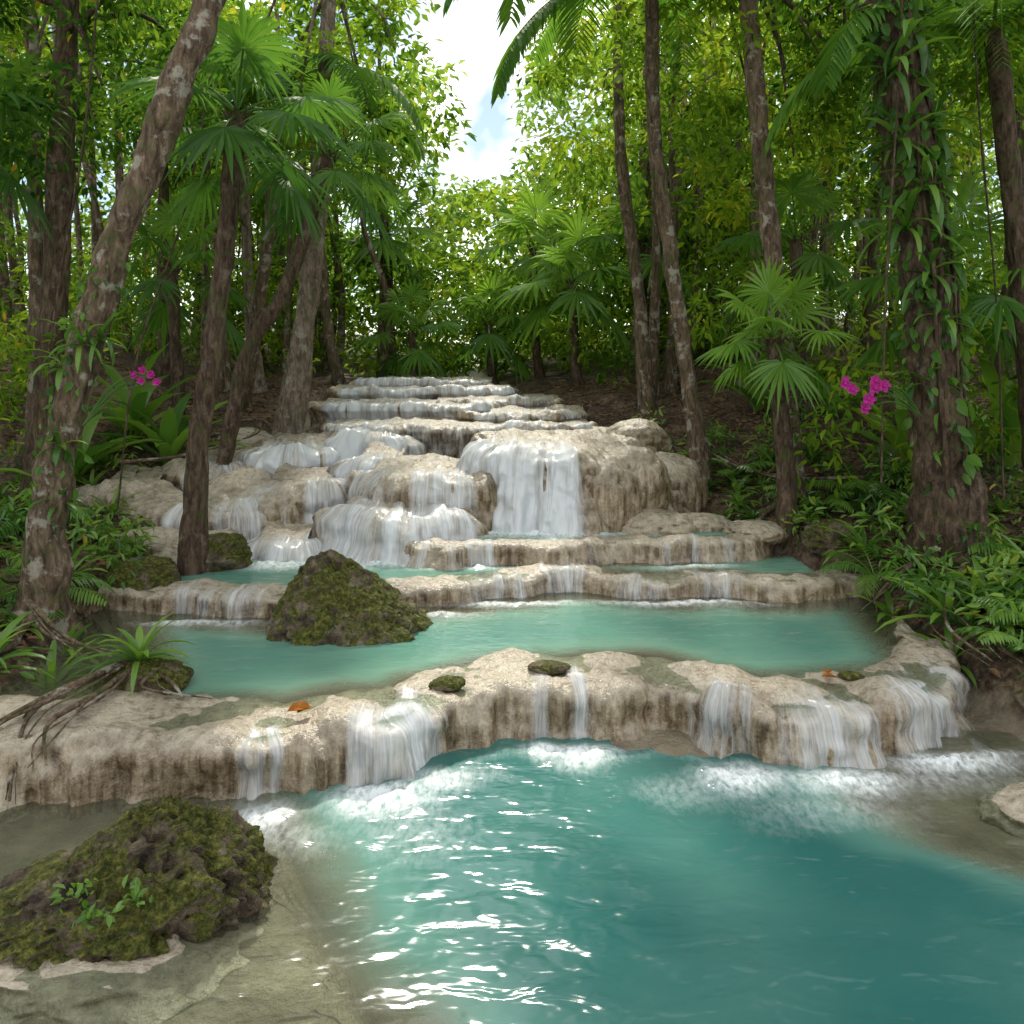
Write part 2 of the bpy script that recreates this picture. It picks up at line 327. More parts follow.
# ------------------------------------------------------------ water
def edist(P,lines):
    best=np.full(len(P),9.)
    for L in lines:
        L=np.asarray(L); L=L[::3] if len(L)>60 else L
        a,b=L[:-1],L[1:]
        for i in range(len(a)):
            ab=b[i]-a[i]; t=np.clip(((P-a[i])@ab)/(ab@ab+1e-9),0,1); best=np.minimum(best,np.linalg.norm(P-(a[i]+t[:,None]*ab),axis=1))
    return best
def pool(name,x0,x1,front,back,zw,mat,depthf,foams,step=.035,extra=None):
    xs=np.arange(x0,x1,step); f=front(xs);b=back(xs); nr=max(4,int((b-f).max()/step)); t=np.linspace(0,1,nr)[:,None]
    Xg=np.broadcast_to(xs,(nr,len(xs))); Yg=f+(b-f)*t; P=np.stack([Xg.ravel(),Yg.ravel()],1)
    d=depthf(P); fo=np.zeros(len(P))
    Pn=np.column_stack([P,P[:,0]*0])
    wx=fbm(Pn*2.5,3)*.12; wy=fbm(Pn*2.5+9,3)*.12
    for (fx,fy,rx,ry,st) in foams:
        dx=P[:,0]-fx+wx; dy=P[:,1]-fy+wy; dy=np.where(dy<0,dy*.7,dy*1.2)
        r=np.sqrt((dx/rx)**2+(dy/ry)**2); fo=np.maximum(fo,st*np.exp(-r*r*1.2))
    if extra is not None: fo=np.maximum(fo,extra(P))
    z=zw+.006*fbm(Pn*3,3)+fo*.03*np.clip(fbm(Pn*14,3)+.5,0,2)
    build(name,[(np.column_stack([P,z]),gridf(nr,len(xs)),{'depth':d,'foam':fo})],mat,origin=((x0+x1)/2,float(P[:,1].mean()),zw))
W1=mat_water('turquoise_water_deep',(.032,.142,.128),(.115,.255,.205),3.1,.48,.12)
W2=mat_water('turquoise_water',(.10,.255,.20),(.17,.315,.23),4,.25,.08)
cf=lambda c,o:(lambda xs:np.interp(xs,c[:,0],c[:,1])+o)
pool('pool_water',-5.2,5.5,lambda xs:xs*0-4,lambda xs:np.where((xs>-4.5)&(xs<2.7),np.interp(xs,c1[:,0],c1[:,1])+.05,4.75),0,W1,lambda P:depth1(P[:,0],P[:,1]),
  [(-1.24,3.84,.17,.14,1.0),(-1.05,3.7,.25,.13,.35),(-.62,4.05,.27,.15,1.5),(-.35,4.2,.2,.12,1.0),(.17,4.50,.16,.11,1.4),(.40,4.48,.2,.12,1.5),(1.2,4.20,.25,.14,1.4),(1.75,4.18,.36,.12,1.3),(2.4,4.38,.42,.10,1.2),(.95,4.08,.35,.14,.35),(1.6,3.92,.5,.16,.35),(-.5,3.80,.38,.24,.32),(2.3,4.2,.5,.15,.4)],
  extra=lambda P:.2*np.exp(-((P[:,1]-np.interp(P[:,0],c1[:,0],c1[:,1])+.22)/.07)**2)*(P[:,0]>-1.5)*(P[:,0]<2.7))
def dep2(P):
    d=edist(P,[c1+np.array([0,.38]),c2-np.array([0,.08]),np.array([(-2.1,4.4),(-2.35,5),(-2.7,5.6),(-3.0,6.2)]),np.array([(3.0,4.8),(2.6,5.2),(2.72,5.9),(2.85,6.5)])])
    ins=(P[:,1]>np.interp(P[:,0],c1[:,0],c1[:,1])+.38)&(P[:,0]>np.interp(P[:,1],[4.4,5,5.6,6.2],[-2.1,-2.35,-2.7,-3]))&(P[:,0]<np.interp(P[:,1],[4.8,5.2,5.9,6.5],[2.8,2.6,2.72,2.85]))
    return np.where(ins,ss(d/.6),0)
pool('pool_water',-3.4,3.2,cf(c1,.09),cf(c2,.05),.262,W2,dep2,[(0,6.36,.6,.06,1.1),(1.4,6.41,.7,.06,1.1),(-2.3,5.90,.4,.06,1.0),(-.6,6.10,.35,.06,.8)])
dsh=lambda a,b:(lambda P:.8*ss(edist(P,[a+np.array([0,.2]),b-np.array([0,.03])])/.25)*(P[:,1]>np.interp(P[:,0],a[:,0],a[:,1])+.2))
b3=np.array([(-3.2,7.3),(-1.6,7.45),(-1.0,7.3),(-.9,7.12),(.5,7.06),(1.67,7.2),(2.6,7.5)])
pool('pool_water',-3.1,2.6,cf(c2,.07),cf(b3,0),.40,W2,dsh(c2,b3),[(-1.05,7.1,.8,.12,1.3),(-2.1,7.05,.5,.12,1.2),(1.6,6.98,.4,.06,1.0),(-.4,6.88,.5,.06,1.0)])
b4=np.array([(-1.2,7.6),(0,8.0),(1,8.1),(2.6,8.1)])
pool('pool_water',-1.2,2.5,cf(c3,.06),cf(b4,0),.555,W2,dsh(c3,b4),[(.25,7.65,.9,.2,1.4),(.5,7.55,.6,.2,1.3),(-.5,7.5,.5,.1,1.0)])
# ------------------------------------------------------------ rocks
import bmesh
def ico(sub):
    bm=bmesh.new(); bmesh.ops.create_icosphere(bm,subdivisions=sub,radius=1); v=np.array([x.co[:] for x in bm.verts]); f=np.array([[q.index for q in x.verts] for x in bm.faces]); bm.free(); return v,f
ICO={k:ico(k) for k in (2,4,5,6,7)}
def rock(name,c,s,mat,seed=0,amp=.2,sub=6,shape=None,freq=1.6,ridge=.1,tilt=0,facet=0,lump=.03):
    v,f=ICO[sub]; v=v.copy(); 
    q=v*freq+seed*7.1
    r=1+amp*fbm(q,3)+ridge*(.5-np.abs(fbm(q*2.1+3,3)))*2+lump*fbm(q*6,4)
    if facet:
        rg=np.random.default_rng(seed+9); dn=rg.normal(size=(14,3)); dn/=np.linalg.norm(dn,axis=1)[:,None]; h=rg.uniform(.72,.95,14)
        cut=np.min(np.where((v@dn.T)>.05,h/np.maximum(v@dn.T,.05),9),axis=1); r=r*(1-facet)+np.minimum(r,cut*1.05)*facet
    p=v*r[:,None]
    if shape is not None: p=shape(p)
    p=p*np.array(s); ct,st_=math.cos(tilt),math.sin(tilt); p=np.column_stack([p[:,0]*ct-p[:,1]*st_,p[:,0]*st_+p[:,1]*ct,p[:,2]])
    return build(name,[(p+np.array(c),f,{'dummy':np.zeros(len(p))})],mat)
def shp_mid(p):
    p=p.copy(); h=np.clip(p[:,2],0,2); k=1-.10*ss(h/1.1); x=p[:,0].copy(); p[:,2]=np.where(p[:,2]>0,p[:,2]*(1.0-.34*np.clip(x+.3,0,1)),p[:,2]); p[:,0]=x*k-.06*h; p[:,1]*=k; return p
rock('mossy_boulder',(-1.18,5.85,.2),(.53,.42,.57),MOSS,5,.16,7,shp_mid,1.7,.22,facet=.6,lump=.15)
def shp_bl(p):
    p=p.copy(); h=np.clip(p[:,2],0,2); x=p[:,0].copy(); p[:,2]=np.where(p[:,2]>0,p[:,2]*(.66+.40*np.clip(x,-1,1)),p[:,2]); k=1-.22*ss(h); p[:,0]=x*k+.10*h; p[:,1]*=k; return p
rock('mossy_boulder',(-1.66,3.26,-.02),(.54,.36,.45),MOSS,8,.18,7,shp_bl,2.0,.28,facet=.5,lump=.18)
rock('travertine_shelf',(-1.66,3.10,-.135),(.78,.46,.155),TRAV,12,.14,6)
rock('travertine_shelf',(-2.6,2.95,-.16),(.9,.7,.14),TRAV,13,.14,5)
rock('travertine_shelf',(2.76,3.95,-.09),(.42,.26,.14),TRAV,14,.14,5)
for c,s,sd in [((.95,7.9,.74),(.34,.3,.46),21),((1.30,8.1,.92),(.30,.3,.38),22),((1.38,7.8,.56),(.46,.3,.17),23),((1.85,7.9,.55),(.35,.25,.14),24),((1.7,8.7,.8),(.42,.4,.37),25),((-2.9,8.6,.66),(.5,.4,.36),26),((-3.7,8.3,.52),(.55,.35,.34),27),((2.3,7.6,.55),(.3,.25,.12),28),((-3.3,7.4,.4),(.42,.3,.25),29),((-.2,9.2,1.1),(.35,.3,.28),41),((.55,9.0,1.2),(.3,.25,.16),42),((1.5,9.6,1.2),(.4,.35,.3),43),((-3.3,10.0,1.1),(.4,.35,.25),44)]:
    rock('travertine_boulder',c,s,TRAV,sd,.15,5,None,1.4,.08,facet=.4)
for c,s,sd in [((.23,4.98,.285),(.13,.07,.035),31),((-.38,4.72,.29),(.1,.06,.04),32),((-2.6,7.0,.45),(.3,.22,.2),34),((-3.0,6.5,.4),(.3,.25,.18),35),((-2.18,4.74,.30),(.26,.17,.12),37),((2.05,4.85,.285),(.07,.05,.025),38),((3.3,4.5,.2),(.35,.3,.2),39),((2.9,7.2,.6),(.3,.2,.15),40)]:
    rock('mossy_rock',c,s,MOSS,sd,.2,4 if s[0]<.2 else 5,None,1.6,.2,facet=.5,lump=.12)
# ------------------------------------------------------------ tubes / plants
def tube(path,rad,seg=10,step=.08,rough=.0,flare=0,seed=0,tint=0):
    pr=np.column_stack([np.array(path,float),np.array(rad,float)]); C,s=resample(pr,step=step)
    P=C[:,:3]; r=C[:,3]; T=np.gradient(P,axis=0); T/=np.linalg.norm(T,axis=1)[:,None]+1e-9
    if np.abs(T[:,2]).mean()>.6: ref=np.tile([0,1.,0],(len(P),1))
    else: ref=np.tile([.05,.1,1.],(len(P),1))
    A=np.cross(T,ref); A/=np.linalg.norm(A,axis=1)[:,None]+1e-9; B=np.cross(T,A)
    th=np.linspace(0,2*np.pi,seg,endpoint=False)
    D=A[:,None]*np.cos(th)[None,:,None]+B[:,None]*np.sin(th)[None,:,None]
    rr=r[:,None]*np.ones(seg)
    if flare: rr=rr*(1+flare*np.exp(-s/.22)[:,None]*(.55+.6*np.cos(th*5+seed)[None]+.3*np.cos(th*3+1+seed)[None]))
    V=P[:,None]+D*rr[...,None]
    if rough: V=V+D*(rough*r[:,None]*fbm(V*np.array([7,7,4])+seed,3))[...,None]
    nr=len(P); i=np.arange(nr-1)[:,None]*seg; j=np.arange(seg); k=(j+1)%seg
    f=np.stack([i+j,i+k,i+seg+k,i+seg+j],-1).reshape(-1,4)
    return V.reshape(-1,3),f,tint
def unit(a): return a/(np.linalg.norm(a,axis=-1,keepdims=True)+1e-9)
def leaves(pos,dirs,size,aspect=.42,tint=None,simple=False,rng=R,up=1.0):
    n=len(pos); dirs=unit(dirs); nr=unit(rng.normal(size=(n,3))*.55+np.array([0,0,up])); side=unit(np.cross(dirs,nr)); nr=np.cross(side,dirs)
    L=size[:,None]; W=L*aspect*.5
    if simple:
        V=np.stack([pos,pos+dirs*L*.45+side*W+nr*W*.3,pos+dirs*L-nr*L*.12,pos+dirs*L*.45-side*W+nr*W*.3],1)
        b=np.arange(n)[:,None]*4; f=[np.concatenate([b+np.array([0,1,2]),b+np.array([0,2,3])])]; k=4
    else:
        V=np.stack([pos,pos+dirs*L*.28+side*W*.85+nr*W*.35,pos+dirs*L*.66+side*W*.8+nr*W*.25-nr*L*.05,pos+dirs*L-nr*L*.18,pos+dirs*L*.66-side*W*.8+nr*W*.25-nr*L*.05,pos+dirs*L*.28-side*W*.85+nr*W*.35],1)
        b=np.arange(n)[:,None]*6; f=[np.concatenate([b+np.array([0,1,2,3]),b+np.array([0,3,4,5])])]; k=6
    if tint is None: tint=rng.uniform(0,1,n)
    return V.reshape(-1,3),f,np.repeat(tint,k)
def clumps(C,rad,n,size,simple=False,rng=R,tb=.0,flat=.65,aspect=.42):
    K=len(C); 
    o=rng.normal(size=(K,n,3)); o=unit(o)*rng.uniform(.15,1,(K,n,1))**.6*np.array([1,1,flat])
    pos=(C[:,None]+o*np.asarray(rad).reshape(-1,1,1)).reshape(-1,3)
    d=(o*1.0+rng.normal(size=o.shape)*.5+np.array([0,0,-.25])).reshape(-1,3)
    t=np.clip(np.repeat(rng.uniform(.0,.75,K)+tb,n)+rng.normal(size=K*n)*.16,0,.93)
    t=np.where(rng.uniform(size=K*n)<.005,1.0,t)
    return leaves(pos,d,size*rng.uniform(.6,1.25,K*n),aspect,t,simple,rng)
def keep(C):
    x,y,z=C.T
    xc=-.045*y+.25
    a=2.2+.24*y
    hw=.20+.028*y+np.clip(z-4.5,0,8)*.11
    gap=(np.abs(x-xc)<hw)&(z>a*.92)
    inst=(x>np.interp(y,YL,XL)-.3)&(x<np.interp(y,YR,XR)+.3)&(y<14)&(z<3.6+ .12*y)
    near=(y<5.2)&(np.abs(x)<3.2+.0*y)&(z<8)
    return ~(gap|inst|near)
def strap(base,azi,elev,L,W,arch,rows=6,tint=.5):
    t=np.linspace(0,1,rows); d=np.array([math.cos(azi),math.sin(azi)]); el=elev-arch*t*1.0
    ds=L/(rows-1); h=np.r_[0,np.cumsum(np.cos(el[:-1])*ds)]; z=np.r_[0,np.cumsum(np.sin(el[:-1])*ds)]
    c=np.column_stack([base[0]+d[0]*h,base[1]+d[1]*h,base[2]+z]); sd=np.array([-d[1],d[0],0])
    w=W*np.sin(np.pi*np.clip(.12+.86*t,0,1))**.7; w[-1]=.001
    up=np.column_stack([-np.sin(el)*d[0],-np.sin(el)*d[1],np.cos(el)])
    V=np.stack([c+sd*w[:,None]*.5+up*w[:,None]*.2,c,c-sd*w[:,None]*.5+up*w[:,None]*.2],1).reshape(-1,3)
    return V,gridf(rows,3),tint
def rosette(c,n,L,W,rng=R,e0=.2,e1=1.35,arch=1.3,tb=.45):
    out=[]
    for i in range(n):
        a=i*2.4+rng.uniform(-.3,.3); e=e0+(e1-e0)*(i/n)+rng.uniform(-.15,.15)
        out.append(strap(c,a,e,L*rng.uniform(.75,1.15),W*rng.uniform(.8,1.2),arch*rng.uniform(.7,1.3),tint=float(np.clip(tb+rng.normal()*.15,0,.93))))
    return out
def fanleaf(base,azi,elev,pl,L,rng,tint,nseg=26,droop=.35):
    d0=np.array([math.cos(azi)*math.cos(elev),math.sin(azi)*math.cos(elev),math.sin(elev)])
    hub=base+d0*pl-np.array([0,0,.12*pl]); 
    d=unit(d0+np.array([0,0,-.35])); l=unit(np.cross(d,[0,0,1.])); n=np.cross(l,d)
    parts=[]; st=[tube([base,base+d0*pl*.5+np.array([0,0,.02]),hub],[.012,.01,.008],5,.2,tint=tint*.7+.2)]
    sp=math.radians(148); A=np.linspace(-sp,sp,nseg); half=sp/nseg*1.02
    t=np.array([0.03,.3,.55,.8,1.0]); wf=np.array([1,1,1,.5,.0])
    for a in A:
        Ls=L*(.78+.22*math.cos(a*.8))*rng.uniform(.92,1.05); dr=d*math.cos(a)+l*math.sin(a); sd=-d*math.sin(a)+l*math.cos(a)
        w=math.tan(half)*np.minimum(t,.5)*Ls*wf; z=droop*L*(t**2.4)*rng.uniform(.6,1.5)
        c=hub+dr*(t*Ls)[:,None]+n*(.10*L*math.cos(2*a)*t)[:,None]; c[:,2]-=z
        V=np.stack([c+sd*w[:,None]-n*w[:,None]*.35,c+n*w[:,None]*.45,c-sd*w[:,None]-n*w[:,None]*.35],1).reshape(-1,3)
        parts.append((V,gridf(5,3),float(np.clip(tint+rng.normal()*.07,0,.9))))
    return parts,st
def trunkparts(path,rad,seg=14,flare=.5,rough=.25,seed=0): return tube(path,rad,seg,.05,rough,flare,seed)
def fan_palm(path,rad,nl,L,pl,bark=BARKD,seed=0,tb=.4,emin=-.7,name='fan_palm',flare=.3,nseg=26):
    rng=np.random.default_rng(seed+100); b=path[0]; e=empty(name,b); top=np.array(path[-1],float)
    build('trunk',[trunkparts(path,rad,12,flare,.3,seed)],bark,parent=e)
    P=[];S=[]
    for i in range(nl):
        f=i/(nl-1); el=emin+(1.35-emin)*f+rng.uniform(-.12,.12)
        a,s_=fanleaf(top+np.array([0,0,.12*f-.05]),i*2.4+rng.uniform(-.25,.25),el,pl*rng.uniform(.8,1.15),L*rng.uniform(.75,1.12),rng,np.clip(tb+.35*(f-.5)+rng.uniform(-.15,.15),0,.9),nseg=nseg,droop=.25+.25*(1-f))
        P+=a;S+=s_
    build('fronds',P,FAN,smooth=False,parent=e); build('leaf_stalks',S,FAN,parent=e)
    fib=[strap(top+np.array([0,0,-.25]),k*.7,1.3,.35,.05,.5,tint=.1) for k in range(14)]
    build('crown_fibres',fib,BARKD,parent=e)
def frond(base,azi,elev,L,arch,rng,ll=.42,nl=46,tint=.4,st=True):
    t=np.linspace(0,1,nl+4); el=elev-arch*t**1.2; ds=L/(nl+3); d=np.array([math.cos(azi),math.sin(azi)])
    h=np.r_[0,np.cumsum(np.cos(el[:-1])*ds)]; z=np.r_[0,np.cumsum(np.sin(el[:-1])*ds)]
    c=np.column_stack([base[0]+d[0]*h,base[1]+d[1]*h,base[2]+z]); sd=np.array([-d[1],d[0],0])
    q4=c[::max(1,nl//6)]; k=min(1,L/2)
    parts=[]; rach=tube(q4,np.linspace(.02,.004,len(q4))*k,5,.15*k,tint=.7)
    for i in range(3,len(c)):
        T=unit(c[i]-c[i-1]); l=ll*math.sin(math.pi*min(1,.15+.8*t[i]))**.6
        for s_ in (-1,1):
            dr=unit(sd*s_*.85+T*.6+np.array([0,0,-.12+rng.normal()*.08])); w=.022*(L/2.2)**.5*(.8 if L<1 else 1); tt=np.array([0,.35,.7,1.]); q=c[i]+dr*(tt*l)[:,None]; q[:,2]-=(tt**2)*l*.38*rng.uniform(.7,1.3)
            wv=unit(np.cross(dr,[0,0,1.]))*1.0; ww=(w*np.array([.6,1,.8,.02]))[:,None]
            parts.append((np.stack([q+wv*ww,q-wv*ww],1).reshape(-1,3),gridf(4,2),float(np.clip(tint+rng.normal()*.08,0,.9))))
    return parts,rach
def feather_palm(path,rad,fr,bark=BARK,seed=0,name='feather_palm',tb=.4):
    rng=np.random.default_rng(seed+300); e=empty(name,path[0]); build('trunk',[trunkparts(path,rad,12,.3,.2,seed)],bark,parent=e)
    P=[];S=[]
    for (az,el,L,ar) in fr:
        a,r=frond(np.array(path[-1]),az,el,L,ar,rng,.45*L/2.4,50,np.clip(tb+rng.uniform(-.15,.2),0,.9)); P+=a;S.append(r)
    build('fronds',P,FAN,smooth=False,parent=e); build('leaf_stalks',S,FAN,parent=e)
def fern(x,y,z,L,n,seed,tb=.5):
    rng=np.random.default_rng(seed+900); P=[];S=[]
    for i in range(n):
        a,r=frond(np.array([x,y,z]),i*2.4+rng.uniform(-.3,.3),rng.uniform(.6,1.2),L*rng.uniform(.75,1.15),rng.uniform(1.1,1.7),rng,.24*L,20,np.clip(tb+rng.uniform(-.15,.2),0,.9)); P+=a;S.append(r)
    build('fern',P+S,ROS,smooth=False)
def tree(path,rad,crown,bark=BARK,ncl=60,n=75,ls=.12,leaf=LEAF,seed=0,flare=.6,seg=14,tb=0,name='jungle_tree',roots=0,rough=.25,cr=.45):
    rng=np.random.default_rng(seed+500); e=empty(name,path[0]); parts=[trunkparts(path,rad,seg,flare,rough,seed)]
    top=np.array(path[-1]); C=[]; cc=np.array(crown[:3]); rr=np.array(crown[3:6])
    for i in range(ncl):
        o=unit(rng.normal(size=3))*rng.uniform(.3,1)**.5; C.append(cc+o*rr)
    C=np.array(C); C=C[keep(C)]
    if len(C):
        for j in rng.choice(len(C),min(9,len(C)),replace=False):
            k=rng.uniform(.4,1); m=np.array(path[-2])*(1-k)+top*k; mid=(m+C[j])/2+np.array([0,0,.25])+rng.normal(size=3)*.12
            parts.append(tube([m,mid,C[j]],[rad[-1]*.55,rad[-1]*.35,.012],6,.15,.1))
        build('crown',[clumps(C,cr*rng.uniform(.6,1.3,len(C)),n,ls,False,rng,tb)],leaf,smooth=False,parent=e)
    b=np.array(path[0],float)
    for r in range(roots):
        a=rng.uniform(0,6.28); L=rng.uniform(.5,1.3); q=[b+np.array([0,0,.22])]
        for k in np.linspace(.25,1,5):
            a+=rng.uniform(-.35,.35); x=b[0]+math.cos(a)*L*k; y=b[1]+math.sin(a)*L*k; q.append(np.array([x,y,g1(x,y)+.015+.04*(1-k)]))
        parts.append(tube(q,np.linspace(.05,.012,len(q))*rng.uniform(.6,1.1),7,.06,.3,seed=r))
    build('trunk',parts,bark,parent=e); return e
def gp(x,y,dz=-.1): return (x,y,g1(x,y)+dz)
# --- key trees
tree([gp(-3.32,5.6),(-3.2,5.6,1.4),(-2.93,5.65,2.6),(-2.55,5.75,3.8),(-2.15,5.85,4.95),(-1.6,6.1,6.5),(-1.2,6.3,8)],[.16,.125,.115,.108,.10,.085,.06],(-3.4,6.8,6.4,1.9,1.5,1.2),BARK,40,75,.12,LEAFB,1,.7,18,roots=8,rough=.4)
fan_palm([gp(-2.72,6.8),(-2.66,6.75,1.3),(-2.5,6.7,2.3),(-2.38,6.7,3.4),(-2.3,6.7,4.25)],[.13,.095,.083,.08,.075],15,.54,.55,BARKD,2,.38)
fan_palm([gp(-3.35,9.0),(-3.0,9.0,2.2),(-2.6,9.0,2.9),(-2.2,9.0,4.0),(-2.05,9.0,4.5)],[.10,.085,.08,.08,.07],12,.52,.6,BARKD,3,.5)
tree([gp(-2.95,10.4),(-2.7,10.4,2.6),(-2.5,10.4,4.4),(-2.45,10.6,6.5),(-2.4,10.7,7.8)],[.22,.14,.13,.10,.07],(-2.9,11,6.2,1.9,1.4,1.6),BARKL,50,75,.14,LEAFB,4,.4,roots=4,tb=.1)
tree([gp(-4.75,8),(-4.6,8,2.5),(-4.5,8,4.5),(-4.4,8,6.5)],[.17,.13,.12,.08],(-4.5,8.3,5.4,1.5,1.4,1.4),BARKD,42,75,.13,LEAF,5)
tree([gp(3.72,6.75),(3.58,6.75,1.6),(3.5,6.75,2.8),(3.3,6.75,4.2),(3.12,6.8,5.6),(2.95,6.9,8)],[.27,.205,.185,.175,.165,.12],(4.5,8.3,6.0,1.5,1.4,1.5),BARKD,42,75,.13,LEAFB,6,.6,22,roots=10,rough=.55,tb=.1)
tree([gp(2.85,8.1),(2.75,8.1,2.2),(2.6,8.1,3.6),(2.45,8.2,5.5),(2.4,8.3,7)],[.15,.105,.095,.09,.07],(2.7,9.2,5.8,1.5,1.4,1.5),BARK,46,75,.13,LEAFB,7,roots=3,tb=.2)
feather_palm([gp(2.15,9),(1.98,9,2),(1.78,9,3.4),(1.6,9,4.8),(1.5,8.6,6.3)],[.13,.09,.085,.08,.07],[(a,e,L,r) for a,e,L,r in [(-2.4,.3,2.6,1.7),(-1.9,.7,2.8,2.0),(-1.2,.4,2.6,1.8),(-2.9,.6,2.6,1.8),(-.5,.5,2.4,1.7),(.3,.6,2.4,1.8),(1.2,.7,2.4,1.8),(2.2,.7,2.4,1.8),(-2.7,-.1,2.5,1.3),(-2.1,0,2.5,1.4)]],BARK,8,tb=.5)
tree([gp(1.85,11),(1.75,11,3),(1.5,11,5),(1.45,11.1,7.5)],[.12,.085,.08,.06],(1.9,11.6,6.2,1.5,1.4,1.8),BARK,46,70,.14,LEAFB,9,tb=.25)
fan_palm([gp(2.62,7.6),(2.6,7.6,1.3),(2.5,7.55,2.0),(2.45,7.5,2.4)],[.11,.09,.08,.07],13,.42,.42,BARKD,10,.8,-.6)
for i,(x,y,h,L,tb) in enumerate([(1.15,13.2,3.5,.8,.8),(2.3,13.4,4.2,.7,.6),(.55,15.5,4.4,.85,.8),(3.7,10,3.7,.6,.6),(-4.3,10.5,3.4,.55,.5),(-5.1,7.6,4.4,.6,.5),(-2.4,16.5,4.8,.8,.75),(3.1,15,5.5,.85,.75),(4.4,7.8,3.0,.55,.6),(-.3,15.5,2.9,.6,.7),(-1.7,14.8,2.7,.55,.6)]):
    fan_palm([gp(x,y),(x-.1,y,max(h*.6,2.0)),(x-.15,y,h)],[.10,.08,.07],11,L,.65,BARKD,20+i,tb,nseg=20)
feather_palm([gp(4.9,7.4),(4.7,7.4,3),(4.4,7.3,5.2)],[.12,.1,.09],[(2.9,.3,2.4,1.6),(3.5,.5,2.4,1.9),(4.2,.3,2.2,1.7),(2.2,.7,2.2,1.7),(1,.6,2.2,1.7),(-.4,.6,2.2,1.7),(5,.5,2.2,1.7)],BARKD,17,tb=.5)
feather_palm([gp(-3.9,11.5),(-3.6,11.4,3),(-3.1,11,6.0)],[.12,.09,.08],[(a,.4,2.4,1.7) for a in (-.3,.5,1.4,2.3,3.1,-2.2,-1.4,-.8)],BARK,18,tb=.45)
# --- mid trees
mids=[(-5.6,9.5),(-5.2,12),(-4.0,12.6),(-3.1,14.5),(-4.8,15.5),(3.4,11.6),(4.9,9.2),(5.2,12),(2.7,14),(4.3,14.8),(6.3,10.5),(-6.9,10.5)]
for i,(x,y) in enumerate(mids):
    r=np.random.default_rng(i+40); h=r.uniform(5.2,7.4); lx=r.uniform(-.5,.1) if x<0 else r.uniform(-.2,.5)
    tree([gp(x,y),(x+lx*.5,y,2.8),(x+lx*.8,y,4.4),(x+lx*1.2,y,h)],[r.uniform(.10,.16),.09,.08,.05],(x+lx,y+.2,h-.8,1.7,1.5,1.8),[BARK,BARKD,BARKL][i%3],44,60,.15,[LEAF,LEAFB,LEAFB][i%3],60+i,tb=[.05,.25][i%2])
# --- distant forest
rg=np.random.default_rng(5)
K=2900; C=np.column_stack([rg.uniform(-20,20,K),rg.uniform(15.5,27,K),rg.uniform(0,1,K)**.85*10+1.8])
C=C[keep(C)]; C=C[np.abs(C[:,0])<C[:,1]*.85]
C=C[C[:,2]<4.0+.27*C[:,1]+1.8*vn(np.column_stack([C[:,0]*.5,C[:,1]*.5,C[:,0]*0]))+np.abs(C[:,0]+.8)*.6]
cl=fbm(C*.55,2); C=C[(cl>-.12)|(C[:,1]>23)]
parts=[]
for lo,hi,haze_tb in ((0,18,.05),(18,20.5,.15)):  # tint brightens with distance, haze put into the leaf colour
    m=(C[:,1]>=lo)&(C[:,1]<hi)
    parts.append(clumps(C[m],rg.uniform(.55,1.15,m.sum()),46,.25,True,rg,haze_tb,.55,.55))
K=330; C3=np.column_stack([rg.uniform(-6,5,K),rg.uniform(15.0,24,K),rg.uniform(0,1,K)]); C3[:,2]=ground(C3[:,0],C3[:,1])+.2+C3[:,2]*(.5+.12*C3[:,1]); C3=C3[keep(C3)]
parts.append(clumps(C3,rg.uniform(.4,.8,len(C3)),50,.2,True,rg,.08,.7,.5))
build('distant_forest',parts,LEAFB,smooth=False)
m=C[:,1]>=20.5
build('distant_forest',[clumps(C[m],rg.uniform(.55,1.15,m.sum()),46,.26,True,rg,.2,.55,.55)],LEAFH,smooth=False)  # farthest clumps: paler material and higher tint in place of real haze
tr=[]
for i in range(130):
    y=rg.uniform(11.5,21); x=rg.uniform(-.72,.72)*y
    if i>105: y=rg.uniform(14.5,18.5); x=rg.uniform(-4.5,4.5)
    if -3.1<x<1.9 and y<14.1: continue
    dx=x+.045*y-.25
    if abs(dx)<.05*y+1.0: continue
    z=g1(x,y); l=abs(rg.normal()*.5)*np.sign(dx); h=rg.uniform(5,8.5)
    tr.append(tube([(x,y,z-.1),(x+l*.2+rg.normal()*.12,y,z+h*.3),(x+l*.6+rg.normal()*.12,y,z+h*.65),(x+l,y,z+h)],[rg.uniform(.05,.12),.06,.05,.03],7,.5,.15))
build('distant_tree_trunks',tr,BARK)
# understory
K=1150; C=np.column_stack([rg.uniform(-11,11,K),rg.uniform(6.5,17,K),rg.uniform(.2,1,K)])
d=bankd(C[:,0],C[:,1]); C=C[(d>.5)&(rg.uniform(size=K)<np.clip(d*.6,.25,1))&(fbm(C*.6,2)>-.2)]; C=C[~((C[:,0]<-2.4)&(C[:,0]>-5)&(C[:,1]<12)&(rg.uniform(size=len(C))<.5))]; C[:,2]=ground(C[:,0],C[:,1])+C[:,2]**1.5*2.0; 
build('shrubs',[clumps(C,rg.uniform(.22,.5,len(C)),42,.14,False,rg,.1,.8,.38)],LEAFB,smooth=False)
K=600; C=np.column_stack([rg.uniform(-5.8,5.8,K),rg.uniform(4.6,10,K),np.zeros(K)]); d=bankd(C[:,0],C[:,1]); C=C[(d>.2)&(d<3.0)]; C=C[~((C[:,0]<-2)&(C[:,1]>7.2)&(rg.uniform(size=len(C))<.8))]
C[:,2]=ground(C[:,0],C[:,1])+rg.uniform(.03,.32,len(C))
build('undergrowth',[clumps(C,rg.uniform(.12,.26,len(C)),32,.10,False,rg,.18,.8,.36)],ROS,smooth=False)
ro=[]
